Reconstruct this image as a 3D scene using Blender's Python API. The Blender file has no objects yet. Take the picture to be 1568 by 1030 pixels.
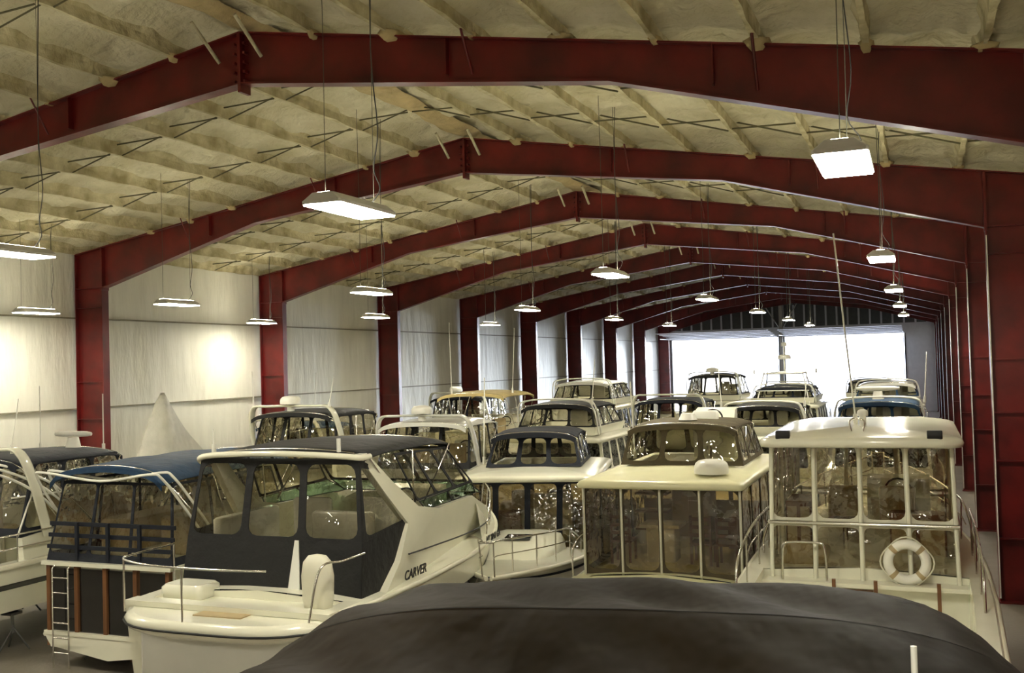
import bpy, math, random
from math import sin, cos, pi, radians, sqrt
from mathutils import Vector, Matrix
random.seed(7)
S = bpy.context.scene

# ------------------------------------------------------------------ materials
def mat(name, col, rough=.5, metal=0.0, var=0.0, vscale=3.0, bump=0.0, bscale=20.0, coat=0.0, dark=None, stretch=None, spec=None, bd=.1):
    m = bpy.data.materials.new(name); m.use_nodes = True
    nt = m.node_tree; b = nt.nodes['Principled BSDF']
    b.inputs['Base Color'].default_value = (*col, 1)
    b.inputs['Roughness'].default_value = rough
    b.inputs['Metallic'].default_value = metal
    b.inputs['Coat Weight'].default_value = coat
    if spec is not None: b.inputs['Specular IOR Level'].default_value = spec
    if var or bump:
        tc = nt.nodes.new('ShaderNodeTexCoord')
        mp = nt.nodes.new('ShaderNodeMapping')
        nt.links.new(tc.outputs['Object'], mp.inputs['Vector'])
        if stretch: mp.inputs['Scale'].default_value = stretch
    if var:
        n = nt.nodes.new('ShaderNodeTexNoise'); n.inputs['Scale'].default_value = vscale
        n.inputs['Detail'].default_value = 6
        nt.links.new(mp.outputs[0], n.inputs['Vector'])
        r = nt.nodes.new('ShaderNodeValToRGB')
        d = dark if dark else tuple(c*(1-var) for c in col)
        r.color_ramp.elements[0].position = .3; r.color_ramp.elements[0].color = (*d, 1)
        r.color_ramp.elements[1].position = .7; r.color_ramp.elements[1].color = (*col, 1)
        nt.links.new(n.outputs['Fac'], r.inputs['Fac'])
        nt.links.new(r.outputs['Color'], b.inputs['Base Color'])
    if bump:
        n2 = nt.nodes.new('ShaderNodeTexNoise'); n2.inputs['Scale'].default_value = bscale
        n2.inputs['Detail'].default_value = 4
        nt.links.new(mp.outputs[0], n2.inputs['Vector'])
        bp = nt.nodes.new('ShaderNodeBump'); bp.inputs['Strength'].default_value = bump
        bp.inputs['Distance'].default_value = bd
        nt.links.new(n2.outputs['Fac'], bp.inputs['Height'])
        nt.links.new(bp.outputs['Normal'], b.inputs['Normal'])
    return m

def emis(name, col, s):
    m = bpy.data.materials.new(name); m.use_nodes = True
    nt = m.node_tree; nt.nodes.clear()
    o = nt.nodes.new('ShaderNodeOutputMaterial'); e = nt.nodes.new('ShaderNodeEmission')
    e.inputs['Color'].default_value = (*col, 1); e.inputs['Strength'].default_value = s
    nt.links.new(e.outputs[0], o.inputs[0]); return m

def clear(name, tint, gl=.12, rough=.03):
    m = bpy.data.materials.new(name); m.use_nodes = True
    nt = m.node_tree; nt.nodes.clear()
    o = nt.nodes.new('ShaderNodeOutputMaterial'); t = nt.nodes.new('ShaderNodeBsdfTransparent')
    t.inputs['Color'].default_value = (*tint, 1)
    g = nt.nodes.new('ShaderNodeBsdfGlossy'); g.inputs['Roughness'].default_value = rough
    tc = nt.nodes.new('ShaderNodeTexCoord'); n = nt.nodes.new('ShaderNodeTexNoise')
    n.inputs['Scale'].default_value = 2.5
    nt.links.new(tc.outputs['Object'], n.inputs['Vector'])
    bp = nt.nodes.new('ShaderNodeBump'); bp.inputs['Strength'].default_value = .6; bp.inputs['Distance'].default_value = .14
    nt.links.new(n.outputs['Fac'], bp.inputs['Height']); nt.links.new(bp.outputs['Normal'], g.inputs['Normal'])
    fr = nt.nodes.new('ShaderNodeFresnel'); fr.inputs['IOR'].default_value = 1.45
    ma = nt.nodes.new('ShaderNodeMath'); ma.operation = 'ADD'; ma.inputs[1].default_value = gl
    ma.use_clamp = True
    nt.links.new(fr.outputs[0], ma.inputs[0])
    mx = nt.nodes.new('ShaderNodeMixShader')
    nt.links.new(ma.outputs[0], mx.inputs[0]); nt.links.new(t.outputs[0], mx.inputs[1]); nt.links.new(g.outputs[0], mx.inputs[2])
    nt.links.new(mx.outputs[0], o.inputs[0]); return m

class M: pass
M.gel = mat('gelcoat_cream', (.84, .83, .68), .2, var=.08, vscale=1.5, coat=.4)
M.gelw = mat('gelcoat_white', (.80, .80, .74), .25, var=.08, vscale=2, coat=.3)
M.gely = mat('gelcoat_yellowed', (.84, .81, .53), .3, var=.10, vscale=2)
M.bot = mat('antifouling_paint', (.03, .05, .10), .7, var=.4, vscale=4)
M.botr = mat('antifouling_red', (.12, .03, .02), .7, var=.4, vscale=4)
M.navy = mat('canvas_navy', (.005, .008, .018), .75, var=.3, vscale=5, bump=.25, bscale=6)
M.black = mat('canvas_black', (.005, .005, .006), .7, var=.3, vscale=5, bump=.25, bscale=6)
M.blue = mat('canvas_blue', (.008, .045, .11), .7, var=.3, vscale=5, bump=.3, bscale=5)
M.brown = mat('canvas_brown', (.022, .014, .007), .66, var=.6, vscale=1.6, bump=.8, bscale=1.8, stretch=(1, .45, 1), spec=.14)
M.taupe = mat('canvas_taupe', (.09, .07, .036), .75, var=.3, vscale=5, bump=.25, bscale=6)
M.beige = mat('canvas_beige', (.60, .47, .20), .75, var=.2, vscale=5, bump=.25, bscale=6)
M.white = mat('vinyl_trim_white', (.74, .72, .58), .5, var=.1)
M.vinyl = clear('clear_vinyl', (.82, .79, .68), .09)
M.vinyl2 = clear('vinyl_deep_tint', (.60, .52, .36), .11)  # deeper brownish pane tint, so the inside reads darker
M.vinyl3 = clear('vinyl_mid_tint', (.74, .69, .54), .11)  # moderately darkened warm pane tint, less clear than the plain vinyl
M.glass = clear('tinted_glass', (.10, .12, .10), .10)
M.gglass = clear('green_glass', (.28, .46, .33), .12)
M.dglass = mat('dark_cabin_glass', (.010, .010, .010), .06, spec=.8)
M.steel = mat('polished_steel', (.72, .70, .65), .22, metal=1)
M.galv = mat('galvanized', (.45, .45, .42), .45, metal=.8)
M.wood = mat('teak', (.20, .085, .03), .5, var=.4, vscale=8, stretch=(1, 1, .15))
M.seat = mat('seat_vinyl', (.46, .36, .20), .5, var=.15)
M.rub = mat('rubber_black', (.012, .012, .012), .6)
M.plast = mat('white_plastic', (.85, .84, .76), .35)
M.red = mat('red_oxide_steel', (.175, .011, .010), .36, var=.45, vscale=1.3, bump=.08, bscale=4, dark=(.065, .005, .005))
M.stand = mat('stand_grey_paint', (.12, .12, .11), .6, metal=.3)
M.foam = mat('spray_foam', (.68, .64, .47), .9, var=.3, vscale=1.1, bump=1.0, bscale=1.9, dark=(.50, .46, .29), bd=.28)
M.foamr = mat('spray_foam_ribs', (.66, .61, .40), .9, var=.3, vscale=2.2, bump=1.0, bscale=3, dark=(.34, .29, .15), bd=.15)  # browned dark tone bakes the shaded purlin sides into the colour
M.foamo = mat('aged_foam', (.54, .43, .22), .9, var=.3, vscale=2, bump=.8, bscale=4)
M.brace = mat('bridging_steel', (.10, .09, .04), .6)
M.fab = mat('wall_insulation_fabric', (.78, .77, .68), .6, var=.10, vscale=1.2, bump=.4, bscale=1.6, stretch=(1, 2.0, .45), bd=.15)
M.conc = mat('concrete', (.24, .21, .17), .55, var=.3, vscale=.7, bump=.1, bscale=12)
M.snow = mat('snow_ground', (.85, .87, .92), .9, var=.05)
M.metalw = mat('door_panel_white', (.80, .82, .85), .45, var=.08)
M.metald = mat('ribbed_panel_grey', (.13, .14, .14), .6, var=.2)
M.lampw = mat('fixture_white', (.8, .8, .78), .4)
M.lamp = emis('lamp_diffuser', (1.0, .94, .77), 70)
M.lampu = emis('lamp_uplight_slot', (1.0, .93, .72), 44)
M.cable = mat('cable_dark', (.03, .03, .03), .6)
M.wire = mat('suspension_wire', (.10, .10, .08), .6, metal=.3)
M.tarp = mat('shrink_wrap', (.50, .49, .42), .5, var=.15, bump=.8, bscale=2, bd=.2)

# ------------------------------------------------------------------ builder
def V(*a): return Vector(a)
class Obj:
    def __init__(s, name, loc=(0, 0, 0), rz=0):
        s.name = name; s.loc = loc; s.rz = rz; s.parts = {}; s.extra = []
    def add(s, p, m, vs, fs, smooth=False, solid=0):
        d = s.parts.setdefault(p, dict(v=[], f=[], m=m, s=[], solid=solid))
        n = len(d['v']); d['v'] += [tuple(v) for v in vs]
        d['f'] += [[i+n for i in f] for f in fs]; d['s'] += [smooth]*len(fs)
    def shift(s, dy):
        for d in s.parts.values(): d['v'] = [(v[0], v[1]+dy, v[2]) for v in d['v']]
    def build(s):
        e = bpy.data.objects.new(s.name, None); e.empty_display_size = .5
        S.collection.objects.link(e); e.location = s.loc; e.rotation_euler = (0, 0, radians(s.rz))
        for p, d in s.parts.items():
            o = mk(p, d); o.parent = e
        for fn in s.extra: fn(e)
        s.e = e
        return e
def mk(name, d):
    me = bpy.data.meshes.new(name); me.from_pydata(d['v'], [], d['f'])
    me.polygons.foreach_set('use_smooth', d['s']); me.materials.append(d['m']); me.update()
    o = bpy.data.objects.new(name, me); S.collection.objects.link(o)
    if d['solid']:
        sm = o.modifiers.new('thick', 'SOLIDIFY'); sm.thickness = d['solid']; sm.offset = 0
    return o
def single(name, fn, m, loc=(0, 0, 0)):
    """one top-level mesh object"""
    t = Obj(name); fn(t)
    d = list(t.parts.values())[0]
    o = mk(name, d); o.location = loc; return o

def box(o, p, m, x0, x1, y0, y1, z0, z1, solid=0):
    vs = [(x, y, z) for z in (z0, z1) for y in (y0, y1) for x in (x0, x1)]
    o.add(p, m, vs, [[0, 2, 3, 1], [4, 5, 7, 6], [0, 1, 5, 4], [2, 6, 7, 3], [0, 4, 6, 2], [1, 3, 7, 5]], solid=solid)
def loft(o, p, m, rings, ring_closed=True, cap=True, smooth=True, solid=0):
    n = len(rings[0]); vs = [v for r in rings for v in r]; fs = []
    for i in range(len(rings)-1):
        for j in range(n if ring_closed else n-1):
            k = (j+1) % n
            fs.append([i*n+j, i*n+k, (i+1)*n+k, (i+1)*n+j])
    o.add(p, m, vs, fs, smooth, solid)
    if cap and ring_closed:
        o.add(p, m, rings[0], [list(range(n))[::-1]]); o.add(p, m, rings[-1], [list(range(n))])
def prism(o, p, m, poly, vec):
    a = [Vector(q) for q in poly]; b = [q+Vector(vec) for q in a]
    loft(o, p, m, [a, b], True, True, False)
def tube(o, p, m, pts, r, n=6, closed=False):
    pts = [Vector(q) for q in pts]; N = len(pts); rings = []; nrm = None
    for i, q in enumerate(pts):
        if closed: t = pts[(i+1) % N]-pts[i-1]
        else: t = pts[min(i+1, N-1)]-pts[max(i-1, 0)]
        if t.length < 1e-9: t = Vector((0, 0, 1))
        t.normalize()
        if nrm is None: nrm = t.cross(Vector((0, 0, 1)) if abs(t.z) < .9 else Vector((1, 0, 0)))
        nrm = nrm - t*nrm.dot(t)
        if nrm.length < 1e-6: nrm = t.cross(Vector((.3, .5, .8)))
        nrm.normalize(); bn = t.cross(nrm)
        rings.append([q+(nrm*cos(2*pi*k/n)+bn*sin(2*pi*k/n))*r for k in range(n)])
    if closed: rings.append(rings[0])
    loft(o, p, m, rings, True, not closed)
def cat(pts, k=6, closed=False):
    P = [Vector(q) for q in pts]; out = []; N = len(P)
    for i in range(N if closed else N-1):
        if closed: a, b, c, d = P[i-1], P[i], P[(i+1) % N], P[(i+2) % N]
        else: a, b, c, d = P[max(i-1, 0)], P[i], P[i+1], P[min(i+2, N-1)]
        for j in range(k):
            t = j/k
            out.append(.5*((2*b)+(c-a)*t+(2*a-5*b+4*c-d)*t*t+(3*b-a-3*c+d)*t**3))
    if not closed: out.append(P[-1])
    return out
def rrect(x0, x1, y0, y1, r, z, k=5):
    out = []
    for cx, cy, a0 in ((x1-r, y1-r, 0), (x0+r, y1-r, pi/2), (x0+r, y0+r, pi), (x1-r, y0+r, 1.5*pi)):
        for j in range(k+1):
            a = a0+pi/2*j/k; out.append(Vector((cx+r*cos(a), cy+r*sin(a), z)))
    return out
def slab(o, p, m, x0, x1, y0, y1, z, th, r=.3, crown=.06, bow=0):
    def ring(ins, zz):
        rr = rrect(x0+ins, x1-ins, y0+ins, y1-ins, max(r-ins*.5, .03), zz)
        xm = (x0+x1)/2; hw = (x1-x0)/2
        for v in rr:
            a = (v.x-xm)/hw
            v.z -= .05*a*a
            v.y -= bow*(1-a*a) if v.y < (y0+y1)/2 else -bow*(1-a*a)
        return rr
    rings = [ring(.10, z), ring(.02, z+.02), ring(0, z+th*.5), ring(.03, z+th*.85), ring(.12, z+th), ring(.45, z+th+crown*.7), ring(min((x1-x0), (y1-y0))*.42, z+th+crown)]
    loft(o, p, m, rings)
def rbox(o, p, m, x0, x1, y0, y1, z0, z1, r=.06):
    rings = [rrect(x0+r*.5, x1-r*.5, y0+r*.5, y1-r*.5, r, z0, 3), rrect(x0, x1, y0, y1, r, z0+r*.5, 3),
             rrect(x0, x1, y0, y1, r, z1-r*.5, 3), rrect(x0+r*.5, x1-r*.5, y0+r*.5, y1-r*.5, r, z1, 3)]
    loft(o, p, m, rings)
def panel(o, q, cols, fp, fm, wp, wm, mx=.06, mt=.06, mb=.06, r=.10, k=3):
    """q = 4 corners: bottom-left, bottom-right, top-right, top-left"""
    a, b, c, d = [Vector(t) for t in q]
    P = lambda u, v: (a*(1-u)+b*u)*(1-v)+(d*(1-u)+c*u)*v
    w = ((b-a).length+(c-d).length)/2; h = ((d-a).length+(c-b).length)/2
    for ci in range(cols):
        u0, u1 = ci/cols, (ci+1)/cols
        iu0, iu1 = u0+mx/w, u1-mx/w; iv0, iv1 = mb/h, 1-mt/h
        ru = min(r/w, (iu1-iu0)/2.01); rv = min(r/h, (iv1-iv0)/2.01)
        outer = [(u0, 0), (u1, 0), (u1, 1), (u0, 1)]
        cen = [(iu0+ru, iv0+rv, pi), (iu1-ru, iv0+rv, 1.5*pi), (iu1-ru, iv1-rv, 0), (iu0+ru, iv1-rv, .5*pi)]
        vs = [P(*t) for t in outer]; inner = []
        for cx, cy, a0 in cen:
            for j in range(k+1):
                an = a0+pi/2*j/k; inner.append(P(cx+ru*cos(an), cy+rv*sin(an)))
        n = k+1; fs = []
        for i in range(4):
            for j in range(k): fs.append([i, 4+i*n+j+1, 4+i*n+j])
            i2 = (i+1) % 4
            fs.append([i, i2, 4+i2*n, 4+i*n+k])
        o.add(fp, fm, vs+inner, fs, False, .014)
        o.add(wp, wm, inner, [list(range(len(inner)))])
def lerp(a, b, t): return Vector(a)*(1-t)+Vector(b)*t
def encl(o, hb, ht, y0b, y1b, y0t, y1t, z0, z1, fm, wm=None, ca=3, cs=3, cf=3, band=0, mx=.05, mt=.06, mb=.06, r=.1, tag='enclosure', aft=True, fore=True, bandm=None):
    wm = wm or M.vinyl
    B = [V(-hb, y0b, z0), V(hb, y0b, z0), V(hb, y1b, z0), V(-hb, y1b, z0)]
    T = [V(-ht, y0t, z1), V(ht, y0t, z1), V(ht, y1t, z1), V(-ht, y1t, z1)]
    for i, cols in enumerate((ca, cs, cf, cs)):
        if (i == 0 and not aft) or (i == 2 and not fore): continue
        j = (i+1) % 4; b0, b1, t0, t1 = B[i], B[j], T[i], T[j]
        if band:
            f = band/(z1-z0); m0, m1 = lerp(b0, t0, f), lerp(b1, t1, f)
            o.add(tag+'_skirt', bandm or fm, [b0, b1, m1, m0], [[0, 1, 2, 3]], False, .014)
            b0, b1 = m0, m1
        panel(o, [b0, b1, t1, t0], cols, tag+'_canvas', fm, tag+'_windows', wm, mx, mt, mb, r)
def dome(o, p, m, x, y, z, r, h, n=20):
    pr = [(1, 0), (1.02, .25), (1.0, .5), (.93, .72), (.75, .9), (.45, .98), (.05, 1)]
    loft(o, p, m, [[V(x+r*a*cos(2*pi*i/n), y+r*a*sin(2*pi*i/n), z+h*b) for i in range(n)] for a, b in pr])
def cyl(o, p, m, x, y, z0, z1, r, n=14, r2=None):
    r2 = r if r2 is None else r2
    loft(o, p, m, [[V(x+q*cos(2*pi*i/n), y+q*sin(2*pi*i/n), z) for i in range(n)] for q, z in ((r, z0), (r2, z1))])
def radar_bar(o, x, y, z, w=1.1):
    cyl(o, 'radar_pedestal', M.plast, x, y, z, z+.22, .16, r2=.11)
    rings = []
    for i in range(9):
        t = i/8; s = .6+.4*min(1, min(t, 1-t)*6)
        xx = x-w/2+w*t
        rings.append([V(xx, y+.06*s*cos(a), z+.29+.065*s*sin(a)) for a in [2*pi*j/8+pi/8 for j in range(8)]])
    loft(o, 'radar_scanner', M.plast, rings)
def antenna(o, x, y, z, h, lx=0, ly=0, r=.014):
    cyl(o, 'antenna_bases', M.plast, x, y, z-.05, z+.12, .035)
    tube(o, 'antennas', M.plast, [(x, y, z+.1), (x+lx*.5, y+ly*.5, z+h*.5), (x+lx, y+ly, z+h)], r, 5)
def seat(o, x, y, z, w=.5, face=1, m=None):
    m = m or M.seat
    cyl(o, 'seat_posts', M.steel, x, y, z, z+.42, .05)
    rbox(o, 'seat_cushions', m, x-w/2, x+w/2, y-.24, y+.24, z+.42, z+.56, .08)
    yb = y-.24*face
    rbox(o, 'seat_cushions', m, x-w/2, x+w/2, yb-.07, yb+.07, z+.5, z+1.1, .06)
def helm(o, x, y, z, w=.9):
    prism(o, 'helm_console', M.gel, [(x-w/2, y+.3, z), (x-w/2, y+.3, z+1.15), (x-w/2, y+.05, z+1.1), (x-w/2, y-.2, z+.8), (x-w/2, y-.2, z)], (w, 0, 0))
    tube(o, 'steering_wheel', M.rub, [(x+.2*cos(a), y-.27+.08*sin(a), z+.95+.18*sin(a)) for a in [2*pi*i/16 for i in range(16)]], .018, 5, True)
    tube(o, 'steering_wheel', M.steel, [(x-.19, y-.27, z+.95), (x+.19, y-.27, z+.95)], .012, 4)
def table(o, x, y, z, w=.7):
    cyl(o, 'table_leg', M.steel, x, y, z, z+.68, .04)
    slab(o, 'table_top', M.wood, x-w/2, x+w/2, y-.3, y+.3, z+.68, .04, .08, .0)
def cupboard(o, x0, x1, y0, y1, z0, z1, m=None):
    rbox(o, 'cupboard', m or M.wood, x0, x1, y0, y1, z0, z1, .03)
    n = 2
    for i in range(n):
        a = x0+(x1-x0)*i/n+.03; b = x0+(x1-x0)*(i+1)/n-.03
        box(o, 'cupboard_doors', M.seat, a, b, y0-.02, y0, z0+.08, z1-.08)

def hullw(t, B): 
    return B/2*(.94+.06*min(1, t/.3))*(1-max(0, (t-.42)/.58)**2.3)+.03
def sheerz(t, z0, z1): return z0+(z1-z0)*(max(0, t-.15)/.85)**1.6
def hull(o, L, B, zk, z0, z1, m=None, mb=None, deck_t=.3, floor=.7, stripe=None, sfrac=(.45, .7), N=22, rail=(.5, .65), mdeck=None, railmat=None, srange=None):
    m = m or M.gel; mb = mb or M.bot; mdeck = mdeck or m
    st = [i/N for i in range(N+1)]
    def sec(t):
        w = hullw(t, B); zs = sheerz(t, z0, z1)
        y = L*t; rk = t**4
        kz = zk+.75*t**5*(z1-zk)
        cz = min(zk+.38, zk+(z0-zk)*.45)+.45*(zs-zk)*t**4; cw = w*(.9-.45*t**3)
        return dict(w=w, zs=zs, y=y, cz=cz, cw=cw, cy=y-.09*L*rk, kz=kz, ky=y-.15*L*rk)
    def side(q, f):  # f 0 chine..1 sheer
        fl = f+(0.10*sin(pi*f))*(1)
        x = q['cw']+(q['w']-q['cw'])*min(1, fl) if f < 1 else q['w']
        return (x, q['cy']+(q['y']-q['cy'])*f, q['cz']+(q['zs']-q['cz'])*f)
    fr = [0, .12, .3, .5, .7, .88, 1]
    for sg in (1, -1):
        g = [[V(sg*side(sec(t), f)[0], *side(sec(t), f)[1:]) for f in fr] for t in st]
        loft(o, 'hull', m, g, False, False)
        loft(o, 'hull_bottom', mb, [[V(0, sec(t)['ky'], sec(t)['kz']), V(sg*sec(t)['cw'], sec(t)['cy'], sec(t)['cz'])] for t in st], False, False)
        if stripe:
            for ta, tb2 in (srange or [(0, 1-1/N)]):
                g = [[V(sg*(side(sec(t+.035*(f-sfrac[0])/(sfrac[1]-sfrac[0])*(1 if srange else 0)), f)[0]+.012), *side(sec(t+.035*(f-sfrac[0])/(sfrac[1]-sfrac[0])*(1 if srange else 0)), f)[1:]) for f in (sfrac[0], (sfrac[0]+sfrac[1])/2, sfrac[1])] for t in [ta+(tb2-ta)*k/20 for k in range(21)]]
                loft(o, 'hull_stripe', stripe, g, False, False)
        tube(o, 'rub_rail', railmat or M.white, [(sg*(sec(t)['w']+.01), sec(t)['y'], sec(t)['zs']-.03) for t in st], .04, 6)
        cw = .26
        pts = [t for t in st if t <= deck_t+.001]
        g = [[V(sg*sec(t)['w'], sec(t)['y'], sec(t)['zs']), V(sg*(sec(t)['w']-.03), sec(t)['y'], sec(t)['zs']+.04), V(sg*(sec(t)['w']-cw), sec(t)['y'], sec(t)['zs']+.04),
              V(sg*(sec(t)['w']-cw-.02), sec(t)['y'], sec(t)['zs']-floor)] for t in pts]
        loft(o, 'cockpit_coaming', mdeck, g, False, False, False)
    q = sec(0)
    o.add('transom', m, [(-q['w'], 0, q['zs']), (-side(q, .5)[0], 0, side(q, .5)[2]), (-q['cw'], 0, q['cz']), (0, 0, q['kz']), (q['cw'], 0, q['cz']), (side(q, .5)[0], 0, side(q, .5)[2]), (q['w'], 0, q['zs'])], [list(range(7))], False, .03)
    box(o, 'transom_cap', mdeck, -q['w'], q['w'], -.03, .22, q['zs']-.02, q['zs']+.05)
    tb = [t for t in st if t <= deck_t+.001]
    o.add('cockpit_sole', mdeck, [(-sec(0)['w']+.1, 0.02, z0-floor), (sec(0)['w']-.1, 0.02, z0-floor), (sec(tb[-1])['w']-.1, sec(tb[-1])['y']+.05, z0-floor), (-sec(tb[-1])['w']+.1, sec(tb[-1])['y']+.05, z0-floor)], [[0, 1, 2, 3]])
    td = [t for t in st if t >= tb[-1]-.001]
    g = []
    for t in td:
        c = sec(t); g.append([V(c['w']*a, c['y'], c['zs']+.10*(1-a*a)*min(1, c['w'])) for a in (-1, -.6, -.2, .2, .6, 1)])
    loft(o, 'foredeck', mdeck, g, False, False)
    c = sec(td[0]); o.add('cockpit_bulkhead', mdeck, [(-c['w'], c['y'], z0-floor), (c['w'], c['y'], z0-floor), (c['w'], c['y'], c['zs']), (0, c['y'], c['zs']+.1), (-c['w'], c['y'], c['zs'])], [[0, 1, 2, 3, 4]])
    if rail:
        t0, h = rail
        ts = [t0+(1-t0)*i/16 for i in range(17)]
        P = []
        for sg in (1, -1):
            row = [V(sg*max(0.12, sec(t)['w']-.10), sec(t)['y']+.15*t**6, sec(t)['zs']+h*min(1, .35+(t-t0)*6)) for t in ts]
            P.append(row)
            for t, q in list(zip(ts, row))[1::3]:
                tube(o, 'bow_rail', M.steel, [q, (sg*max(.1, sec(t)['w']-.12), sec(t)['y'], sec(t)['zs'])], .014, 5)
            tube(o, 'bow_rail', M.steel, [V(v.x, v.y, v.z-h*.42) for v in row[3:]], .010, 5)
        tube(o, 'bow_rail', M.steel, [V(P[0][0].x, P[0][0].y, sec(t0)['zs'])]+P[0]+P[1][::-1]+[V(P[1][0].x, P[1][0].y, sec(t0)['zs'])], .017, 6)
    # supports
    for t in (.12, .42, .68):
        zz = sec(t)['kz']; y = sec(t)['ky']
        n = max(1, int(zz/.2)); 
        for i in range(n):
            a, b = (.35, .14) if i % 2 else (.14, .35)
            box(o, 'keel_blocks', M.wood, -a, a, y-b, y+b, zz*i/n, zz*(i+1)/n+(.03 if i == n-1 else 0))
    for t in (.1, .35, .62):
        for sg in (1, -1):
            s = sec(t); x = sg*s['cw']*.8; zt = s['kz']+(s['cz']-s['kz'])*.8
            tube(o, 'jack_stands', M.stand, [(x, s['cy'], zt-.03), (x+sg*.03, s['cy'], min(.35, zt*.5))], .03, 6)
            for a in (.5, 2.6, 4.7):
                tube(o, 'jack_stands', M.stand, [(x+sg*.03, s['cy'], min(.45, zt*.6)), (x+.32*cos(a), s['cy']+.32*sin(a), 0.02)], .02, 5)
            box(o, 'jack_stands', M.stand, x-.13, x+.13, s['cy']-.13, s['cy']+.13, zt-.06, zt-.01)
    return sec
def trunk(o, hw, y0, y1, z0, z1, m=None, rake=.9, wm=None, taper=.45, nwin=3, wz=(.35, .8)):
    """forward cabin trunk"""
    m = m or M.gel; rings = []
    ys = [0, .25, .5, .7, .85, 1]
    def prof(f):
        w = hw*(1-taper*f**2); h = z1-(z1-z0)*max(0, (f-.25)/.75)**1.5*.9
        return w, y0+(y1-y0)*f, h
    for f in ys:
        w, y, h = prof(f)
        rings.append([V(-w, y, z0), V(-w*.97, y, z0+(h-z0)*.5), V(-w*.88, y, h-.04), V(-w*.5, y, h+.03), V(w*.5, y, h+.03), V(w*.88, y, h-.04), V(w*.97, y, z0+(h-z0)*.5), V(w, y, z0)])
    loft(o, 'cabin_trunk', m, rings, False, False)
    o.add('cabin_trunk', m, rings[0], [list(range(8))]); o.add('cabin_trunk', m, rings[-1], [list(range(8))])
    if wm:
        for sg in (1, -1):
            for k in range(nwin):
                f0 = .06+.28*k; f1 = f0+.22; q = []
                for f, zf in ((f0, wz[0]), (f1, wz[0]), (f1, wz[1]), (f0, wz[1])):
                    w, y, h = prof(f); q.append((sg*(w*(1-.09*zf)+.012), y, z0+(h-z0)*zf))
                o.add('trunk_windows', wm, q, [[0, 1, 2, 3]])
def bimini(o, hw, y0, y1, z, m, drop=.16, legs=None, zleg=2.0, bows=3, sag=.03, name='bimini_top'):
    nx, ny = 14, 12; g = []
    for j in range(ny+1):
        f = j/ny; y = y0+(y1-y0)*f; row = []
        ends = (abs(2*f-1))**4*.07
        sg = sag*abs(sin(pi*f*(bows-1)))
        for i in range(nx+1):
            a = -1+2*i/nx
            row.append(V(hw*(a*(1-.04*abs(a)**6)), y, z-drop*.55*a*a-drop*.45*abs(a)**8-ends-sg*(1-a*a)))
        g.append(row)
    loft(o, name, m, g, False, False, True, .02)
    for e, row in ((0, g[0]), (1, g[-1])):
        loft(o, name, m, [row, [v-V(0, 0, .09) for v in row]], False, False, False, .015)
    for b in range(bows):
        f = b/(bows-1) if bows > 1 else .5; y = y0+(y1-y0)*(.03+.94*f)
        row = [V(hw*.985*a, y, z-drop*.55*a*a-drop*.45*abs(a)**8-.05) for a in [-1+i/5 for i in range(11)]]
        yl = legs if legs is not None else (y0+y1)/2
        tube(o, name+'_frame', M.steel, [V(-hw*.97, yl+(y-yl)*.25, zleg)]+row+[V(hw*.97, yl+(y-yl)*.25, zleg)], .014, 6)
def arch(o, hw, y, z0, z1, rake=-.5, m=None, w=.35, th=.09):
    m = m or M.gel
    path = cat([(-hw, y, z0), (-hw*.98, y+rake*.6, z0+(z1-z0)*.6), (-hw*.86, y+rake*.95, z1-.06), (-hw*.5, y+rake, z1), (hw*.5, y+rake, z1), (hw*.86, y+rake*.95, z1-.06), (hw*.98, y+rake*.6, z0+(z1-z0)*.6), (hw, y, z0)], 4)
    rings = []
    for i, q in enumerate(path):
        t = (path[min(i+1, len(path)-1)]-path[max(i-1, 0)]).normalized()
        n = Vector((0, 1, 0)).cross(t)
        if n.length < 1e-3: n = Vector((1, 0, 0))
        n.normalize()
        rings.append([q+Vector((0, w*a, 0))+n*th*b for a, b in ((-.5, -.3), (-.4, .5), (.4, .5), (.5, -.3), (.35, -.5), (-.35, -.5))])
    loft(o, 'radar_arch', m, rings)
def ladder(o, x, y, z0, z1, w=.36):
    for s in (-1, 1): tube(o, 'boarding_ladder', M.steel, [(x+s*w/2, y, z0), (x+s*w/2, y, z1-.1), (x+s*w/2, y+.15, z1)], .016, 6)
    n = int((z1-z0)/.28)
    for i in range(1, n+1): tube(o, 'boarding_ladder', M.steel, [(x-w/2, y, z0+i*(z1-z0)/(n+1)), (x+w/2, y, z0+i*(z1-z0)/(n+1))], .014, 5)
def lettering(o, txt, size, loc, rot, m):
    def fn(e):
        c = bpy.data.curves.new('lettering', 'FONT'); c.body = txt; c.size = size; c.extrude = .004
        c.materials.append(m); c.shear = .25; c.offset = .004
        t = bpy.data.objects.new('hull_lettering', c); S.collection.objects.link(t); t.parent = e
        t.location = loc; t.rotation_euler = rot
    o.extra.append(fn)

# ------------------------------------------------------------------ building shell
XL, XR, XM = -23.2, 2.4, -10.45
ZE, ZR = 8.8, 10.92
YB, YF = -13.1, 97.0
FR = [14.3+9.13*(i-1) for i in range(-1, 11)]   # frames, some behind the camera
slope = (ZR-ZE)/(XM-XL)
def roofz(x): return ZR-abs(x-XM)*slope

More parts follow.
